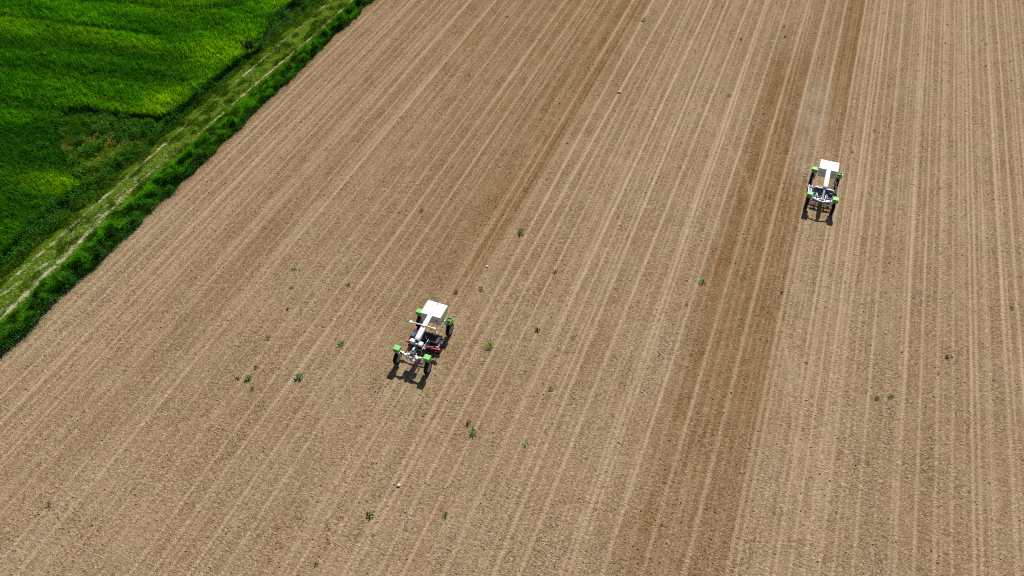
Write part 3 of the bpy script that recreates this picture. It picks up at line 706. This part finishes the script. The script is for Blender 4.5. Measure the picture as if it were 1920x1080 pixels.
def robot(x, y, half, yf, yr, label):
    root = bpy.data.objects.new('field_robot', None); sc.collection.objects.link(root)
    root.location = (x, y, -.02); tag(root, label, 'field robot', 'white and green robots driving over the bare field')
    W_ = half
    for sx in (-1, 1):
        for yy in (yf, yr):
            wheel(root, sx * (W_ + .03), yy, sx)
            # leg: column from the motor down the inner side of the wheel to the hub
            l = MB(); xi = sx * (W_ - .14)
            l.bar((xi, yy, .98), (xi, yy, .40), .09, .12); l.tube((xi - sx * .05, yy, .40), (sx * (W_ - .02), yy, .40), .07)
            l.box((xi, yy, 1.0), (.17, .20, .12), bev=.02)
            l.build('leg', M_WHITE, root)
    # green covers over the wheel motors
    for sx in (-1, 1):
        c = MB(); cx_ = sx * (W_ + .01)
        c.box((cx_, yf + .08, 1.10), (.41, .37, .30), bev=.05, taper=.9)
        co = c.build('motor_cover', M_GREEN, root)
        b = MB(); b.box((cx_, yf + .08, .935), (.27, .25, .05), bev=.01); b.build('cover_base', M_GREEND, co)
        b = MB()
        for k in (-1, 0, 1): b.box((cx_ + k * .07, yf + .08 - .190, 1.05), (.03, .012, .09))
        b.build('vent_slot', M_GREEND, co)
    c = MB(); c.box((-(W_ + .02), yr + .06, 1.10), (.39, .35, .29), bev=.05, taper=.9); co = c.build('motor_cover', M_GREEN, root)
    b = MB(); b.box((-(W_ + .02), yr + .06, .94), (.26, .24, .05), bev=.01); b.build('cover_base', M_GREEND, co)
    # rear right motor without its top plate: dark housing between two green cheeks
    c = MB(); xr = W_ + .02
    c.box((xr - .15, yr + .06, 1.10), (.045, .34, .30), bev=.012); c.box((xr + .15, yr + .06, 1.08), (.045, .34, .28), bev=.012)
    c.box((xr, yr + .215, 1.09), (.30, .035, .28), bev=.01); c.box((xr, yr - .10, 1.02), (.30, .035, .16), bev=.01)
    co = c.build('motor_cover', M_GREEN, root, 'open green motor cover with dark motor showing')
    b = MB(); b.tube((xr, yr + .06, .92), (xr, yr + .06, 1.19), .095, seg=18); b.box((xr, yr + .06, 1.0), (.24, .24, .08), bev=.01)
    for k in range(4): b.tube((xr, yr + .06, 1.0 + k * .05), (xr, yr + .06, 1.015 + k * .05), .115, seg=18)
    b.build('motor', M_GREEND, co)
    # power box over the rear axle
    b = MB(); yb0, yb1 = 0.98, 2.06; bx = .635
    b.box((0, (yb0 + yb1) / 2, 1.52), (bx * 2, yb1 - yb0, .34), bev=.05)
    body = b.build('power_box', M_WHITE, root)
    b = MB(); b.box((0, (yb0 + yb1) / 2, 1.17), (bx * 2 - .03, yb1 - yb0 - .03, .40), bev=.02, taper=.93); b.build('lower_panel', M_WHITE, body)
    b = MB(); b.box((0, (yb0 + yb1) / 2, 1.36), (bx * 2 - .02, yb1 - yb0 - .02, .02)); b.build('lid_seam', M_BLACK, body)
    b = MB(); b.box((.03, yb1 - .10, 1.695), (.035, .07, .022), bev=.005); b.tube((.03, yb1 - .16, 1.69), (.03, yb1 - .16, 1.715), .016); b.build('latch', M_BLACK, body)
    b = MB(); b.box((bx + .002, (yb0 + yb1) / 2 + .1, 1.50), (.012, .10, .04)); b.box((.38, yb0 - .0, 1.38), (.03, .02, .16)); b.build('hinge', M_BLACK, body)
    b = MB()
    for sx in (-1, 1):
        b.bar((sx * .50, yr, 1.10), (sx * (W_ - .10), yr, 1.02), .10, .10)
        b.bar((sx * .50, yr, 1.02), (sx * .50, yr, 1.20), .10, .10)
    b.bar((-.52, yr, 1.07), (.52, yr, 1.07), .10, .10)
    b.build('rear_axle', M_WHITE, root)
    # lifting beam from the box to the front axle
    b = MB(); ye = -.80
    b.bar((0, 1.72, 1.705), (0, .92, 1.715), .13, .10)
    b = MB()
    t = bmesh.new()
    prof = [(1.80, .05, 1.68, 1.715), (1.30, .10, 1.67, 1.735), (.96, .145, 1.62, 1.75), (.30, .15, 1.50, 1.71), (-.30, .155, 1.44, 1.66), (-.70, .15, 1.38, 1.61), (ye, .13, 1.36, 1.57)]
    rings = [[b.bm.verts.new((sx * w_ * m_, yy, zz)) for sx, zz, m_ in ((-1, z0, .86), (-1, z1 - .03, 1), (-1, z1, .8), (1, z1, .8), (1, z1 - .03, 1), (1, z0, .86))] for yy, w_, z0, z1 in prof]
    for r0, r1 in zip(rings, rings[1:]):
        for j in range(6): b.bm.faces.new((r0[j], r0[(j + 1) % 6], r1[(j + 1) % 6], r1[j]))
    b.bm.faces.new(rings[0]); b.bm.faces.new(rings[-1][::-1]); t.free()
    bo = b.build('main_beam', M_WHITE, root)
    b = MB(); b.box((0, .52, 1.735), (.055, .055, .015), bev=.004); b.box((0, -.28, 1.665), (.05, .03, .012)); b.build('beam_fitting', M_LGREY, bo)
    b = MB(); b.tube((.05, 1.30, 1.737), (.02, 1.05, 1.752), .009, seg=6); b.tube((.02, 1.05, 1.752), (-.03, .93, 1.745), .009, seg=6); b.tube((.05, 1.30, 1.737), (.055, 1.42, 1.72), .009, seg=6); b.build('cable', M_BLACK, bo)
    return root

# ---- near robot: beam antenna bar, red hoeing frame
n = robot(-15.13, 25.2, .93, -1.60, 1.38, 'nearer white robot with a white antenna bar and red hoeing tools under it')
b = MB(); b.tube((-.80, .15, 1.66), (0, .15, 1.73), .042); b.tube((0, .15, 1.73), (.64, .20, 1.64), .042)
b.box((0, .15, 1.72), (.16, .14, .09), bev=.02)
ab = b.build('antenna_bar', M_WHITE, n)
b = MB(); b.tube((-.83, .15, 1.63), (-.83, .15, 1.69), .105, seg=20); b.ball((-.83, .15, 1.69), .102, (1, 1, .45)); b.build('antenna', M_WHITE, ab)
b = MB(); b.tube((.64, .20, 1.60), (.64, .20, 1.68), .055); b.tube((.64, .20, 1.62), (.74, .13, 1.38), .045); b.ball((.74, .13, 1.36), .075, (1, 1, .8)); b.ball((.60, .30, 1.60), .05); b.build('antenna', M_WHITE, ab, 'drooping antenna head at the right end of the bar')
b = MB(); b.bar((0, -.80, 1.42), (0, -1.25, 1.18), .15, .13); b.tube((0, -1.05, 1.34), (0, -1.05, 1.02), .09, seg=18)
b.box((.0, -1.42, 1.08), (.20, .30, .20), bev=.03); b.tube((-.05, -.95, 1.40), (-.05, -.95, 1.52), .05); b.build('steering_housing', M_TEAL, n)
b = MB(); b.box((-.24, -.86, 1.36), (.30, .24, .20), bev=.03); b.box((.26, -.88, 1.32), (.26, .26, .18), bev=.03); b.tube((-.1, -1.0, 1.38), (.12, -1.0, 1.38), .05); b.box((0, -1.22, 1.26), (.10, .34, .07), bev=.015); b.build('actuator_block', M_WHITE, n)
b = MB()
for sx in (-1, 1):
    b.tube((sx * .80, -1.55, 1.06), (sx * .42, -1.60, .98), .055); b.bar((sx * .42, -1.60, .98), (sx * .05, -1.50, .98), .11, .11)
    b.box((sx * .36, -1.64, .98), (.16, .14, .17), bev=.02); b.tube((sx * .28, -1.66, .98), (sx * .16, -1.80, .80), .035); b.box((sx * .52, -1.58, 1.03), (.11, .12, .11), bev=.02)
b.box((.22, -1.78, .88), (.16, .08, .12), bev=.02); b.bar((-.30, -1.7, .80), (.34, -1.74, .80), .05, .05)
b.build('front_axle', M_WHITE, n)
b = MB()
for sx in (-1, 1): b.tube((sx * .46, -1.66, .95), (sx * .10, -1.30, 1.05), .022); b.tube((sx * .10, -1.80, .92), (sx * .06, -1.45, 1.16), .02)
b.box((0, -1.70, .92), (.16, .10, .24), bev=.01); b.tube((-.3, -1.7, .70), (-.3, -1.7, .95), .03); b.tube((.3, -1.7, .70), (.3, -1.7, .95), .03); b.build('steering_rod', M_STEEL, n)
b = MB(); b.tube((-.2, -1.76, .90), (-.05, -1.2, 1.22), .012, seg=6); b.tube((.12, -1.7, .95), (.16, -.95, 1.28), .012, seg=6); b.tube((-.85, -1.5, .95), (-.6, -1.9, .5), .012, seg=6); b.tube((.06, -1.6, 1.15), (.3, -1.5, 1.1), .012, seg=6); b.box((.16, -1.42, 1.19), (.07, .09, .04)); b.build('hose', M_BLACK, n)
b = MB(); A0, A1, A2 = (.38, -.18, 1.0), (.35, -1.06, 1.0), (.03, -1.04, 1.0)
b.bar(A0, A1, .035, .035); b.bar(A1, A2, .035, .035); b.bar(A2, (.05, -.3, 1.0), .03, .03); b.bar((.36, -.65, 1.0), (.05, -.62, 1.0), .03, .03)
b.bar(A1, (.35, -1.06, .60), .035, .035); b.bar(A0, (.38, -.18, .56), .035, .035); b.build('hitch_frame', M_STEEL, n)
b = MB(); b.bar((-.98, -.42, .60), (-.70, -.34, .60), .13, .06); b.bar((.28, -.44, .60), (1.16, -.36, .60), .075, .06); b.bar((.80, -.20, .58), (1.14, -.36, .58), .07, .05); b.bar((.48, -.40, .64), (.72, -.32, .64), .06, .06)
b.box((1.08, -.36, .62), (.16, .12, .08), bev=.015)
tb = b.build('tool_bar', M_RED, n)
b = MB(); b.bar((-.95, .02, .50), (1.02, .02, .50), .08, .08); b.bar((-.95, .52, .48), (1.0, .52, .48), .08, .08); b.bar((-.95, -.40, .50), (1.05, -.40, .50), .08, .07)
for k in range(7):
    xx = -.90 + k * .31
    b.bar((xx, -.42, .48), (xx, .56, .46), .06, .07); b.tube((xx, -.1, .46), (xx, -.22, .05), .022, seg=8); b.tube((xx, .4, .46), (xx, .3, .05), .022, seg=8)
    b.box((xx, -.25, .05), (.16, .10, .02), rot=(.4, 0, 0)); b.box((xx, .27, .05), (.16, .10, .02), rot=(.4, 0, 0)); b.tube((xx - .015, .62, .17), (xx + .015, .62, .17), .15, seg=20)
    b.bar((xx, .56, .42), (xx, .62, .17), .03, .03)
for xx, yy, zz in ((-.6, .2, .85), (-.2, .5, .8), (.3, .4, .86), (.62, .3, .8), (.86, .5, .78), (-.78, -.1, .85)): b.tube((xx, yy, .48), (xx + .02, yy + .05, zz), .022, seg=8)
b.box((-.2, .2, .62), (.62, .50, .14), bev=.02); b.box((.52, .18, .60), (.62, .42, .12), bev=.02); b.box((-.68, .25, .45), (.36, .6, .10), bev=.02); b.box((.05, -.30, .42), (1.1, .34, .08), bev=.02); b.box((.9, .30, .42), (.26, .6, .08), bev=.02); b.bar((0, -.5, 1.3), (0, .1, .6), .07, .07)  # solid black plates added to stand in for the shade among the tools
b.build('hoe_frame', M_BLACK, n)
b = MB(); b.box((1.02, .14, .56), (.12, .10, .10), bev=.015); b.box((-.76, .10, .60), (.18, .30, .10), bev=.02); b.box((-.34, -.58, .66), (.10, .08, .08), bev=.01); b.build('tool_actuator', M_BLUE, n)
b = MB(); b.tube((.96, -.24, .62), (1.04, -.10, .70), .03); b.tube((.92, -.26, .64), (.98, -.26, .70), .04); b.tube((.22, -.62, .66), (.36, -.62, .66), .045); b.tube((.06, .1, .9), (.2, -.05, .86), .018); b.build('tool_rod', M_WHITE, n)

# ---- far robot: light steel tine harrow, no antenna bar
f = robot(4.92, 47.2, .83, -1.47, 1.42, 'farther white robot pulling a pale steel tine harrow, no antenna bar')
b = MB()
b.tube((-.78, -1.42, 1.04), (-.42, -1.62, .98), .05); b.tube((.78, -1.42, 1.04), (.40, -1.60, .98), .05); b.bar((-.42, -1.62, .98), (.02, -1.70, .96), .08, .09); b.bar((.40, -1.60, .98), (.02, -1.70, .96), .08, .09)
b.box((-.62, -1.50, .90), (.12, .14, .22), bev=.02); b.box((.62, -1.48, .90), (.12, .14, .22), bev=.02)
b.build('front_axle', M_WHITE, f)
b = MB(); b.bar((0, -.80, 1.42), (0, -1.62, 1.02), .13, .12); b.tube((0, -1.0, 1.36), (0, -1.0, .9), .07, seg=16); b.box((.0, -1.45, .98), (.2, .26, .16), bev=.03); b.build('steering_housing', M_STEEL, f)
b = MB(); b.bar((-.60, -.16, .92), (.68, -.16, .92), .08, .06); b.bar((-.60, -.16, .92), (-.3, -.05, .96), .05, .05); b.box((0, -.15, .97), (.34, .16, .08), bev=.02); b.ball((-.52, -.2, .94), .06)
b.build('hitch_bar', M_WHITE, f)
b = MB()
for yy in (-.30, -.62, -.95): b.bar((-.92, yy, .50), (.92, yy, .50), .05, .045)
for xx in (-.92, -.36, .30, .92): b.bar((xx, -.22, .53), (xx, -1.05, .53), .05, .04)
for xx in (-.34, .30): b.bar((xx, -.35, .56), (xx, -.80, .88), .07, .05)
b.bar((0, -.5, .58), (0, -1.0, .80), .22, .04); b.box((-.34, -.62, .62), (.12, .5, .05)); b.box((.30, -.62, .62), (.12, .5, .05)); b.box((0, -.95, .57), (1.2, .12, .04))
for k in range(6): b.bar((-.94, .30 - k * .12, .60), (-.76, .26 - k * .12, .60), .035, .03)
b.bar((-.96, .36, .60), (-.92, -.4, .58), .04, .04); b.bar((-.74, .34, .60), (-.74, -.4, .58), .04, .04)
b.build('harrow_frame', M_STEEL, f)
b = MB()
for j, yy in enumerate((-.30, -.62, -.95)):
    for k in range(13):
        xx = -.88 + k * .146 + j * .03; b = MB(); b.tube((xx, yy, .50), (xx, yy + .10, .295), .013, seg=6); b.tube((xx, yy + .10, .30), (xx, yy - .06, .02), .013, seg=6)
        b.build('tine', M_STEEL, f)
b = MB(); b.bar((-.86, .06, .62), (.84, .06, .62), .09, .08); b.bar((-.7, -.45, .60), (.7, -.45, .60), .10, .05); b.bar((-.62, -.78, .62), (-.2, -.78, .62), .09, .07); b.bar((.25, -.78, .62), (.72, -.78, .62), .09, .07)
b.box((.56, -.30, .66), (.20, .16, .1), bev=.02); b.box((-.52, -.45, .66), (.12, .22, .1), bev=.02); b.build('tool_bar', M_BLUE, f)
b = MB(); b.bar((-.84, .14, .56), (.84, .14, .56), .10, .10)
for sx in (-1, 1): b.bar((sx * .80, .14, .60), (sx * .80, 1.0, .82), .07, .07)
b.bar((0, -.1, 1.4), (0, -.1, .6), .09, .09); b.build('hoe_frame', M_BLACK, f)

# ------------------------------------------------------------------ dust trailing behind the far robot
bm = bmesh.new(); bmesh.ops.create_icosphere(bm, subdivisions=3, radius=1)
for v in bm.verts: v.co = Vector((v.co.x * (2.2 - .5 * v.co.y), v.co.y * 7.5, v.co.z * 1.2))
me = bpy.data.meshes.new('dust_cloud'); bm.to_mesh(me); bm.free()
md = bpy.data.materials.new('airborne_dust'); md.use_nodes = True; t = md.node_tree; t.nodes.remove(t.nodes['Principled BSDF'])
v = t.nodes.new('ShaderNodeVolumePrincipled'); v.inputs['Color'].default_value = (.80, .74, .66, 1); v.inputs['Anisotropy'].default_value = .2
tc = node(t, 'ShaderNodeTexCoord'); nz = node(t, 'ShaderNodeTexNoise', i_Scale=.6, i_Detail=4.); t.links.new(tc.outputs['Object'], nz.inputs['Vector'])
mp = node(t, 'ShaderNodeMapping'); mp.inputs['Scale'].default_value = (1 / 2.2, 1 / 7.5, 1 / 1.2); t.links.new(tc.outputs['Object'], mp.inputs[0])
ln_ = node(t, 'ShaderNodeVectorMath', operation='LENGTH'); t.links.new(mp.outputs[0], ln_.inputs[0])
d = math_(t, 'MULTIPLY', mrange(t, ln_.outputs['Value'], .15, 1., 1., 0.), mrange(t, nz.outputs['Fac'], .40, .66, 0., .17))
t.links.new(d, v.inputs['Density']); t.links.new(v.outputs[0], t.nodes['Material Output'].inputs['Volume'])
me.materials.append(md); o = bpy.data.objects.new('dust_cloud', me); sc.collection.objects.link(o); o.location = (3.2, 55.8, 1.05)
tag(o, 'thin pale dust hanging over the soil behind the farther robot', 'dust', kind='stuff')
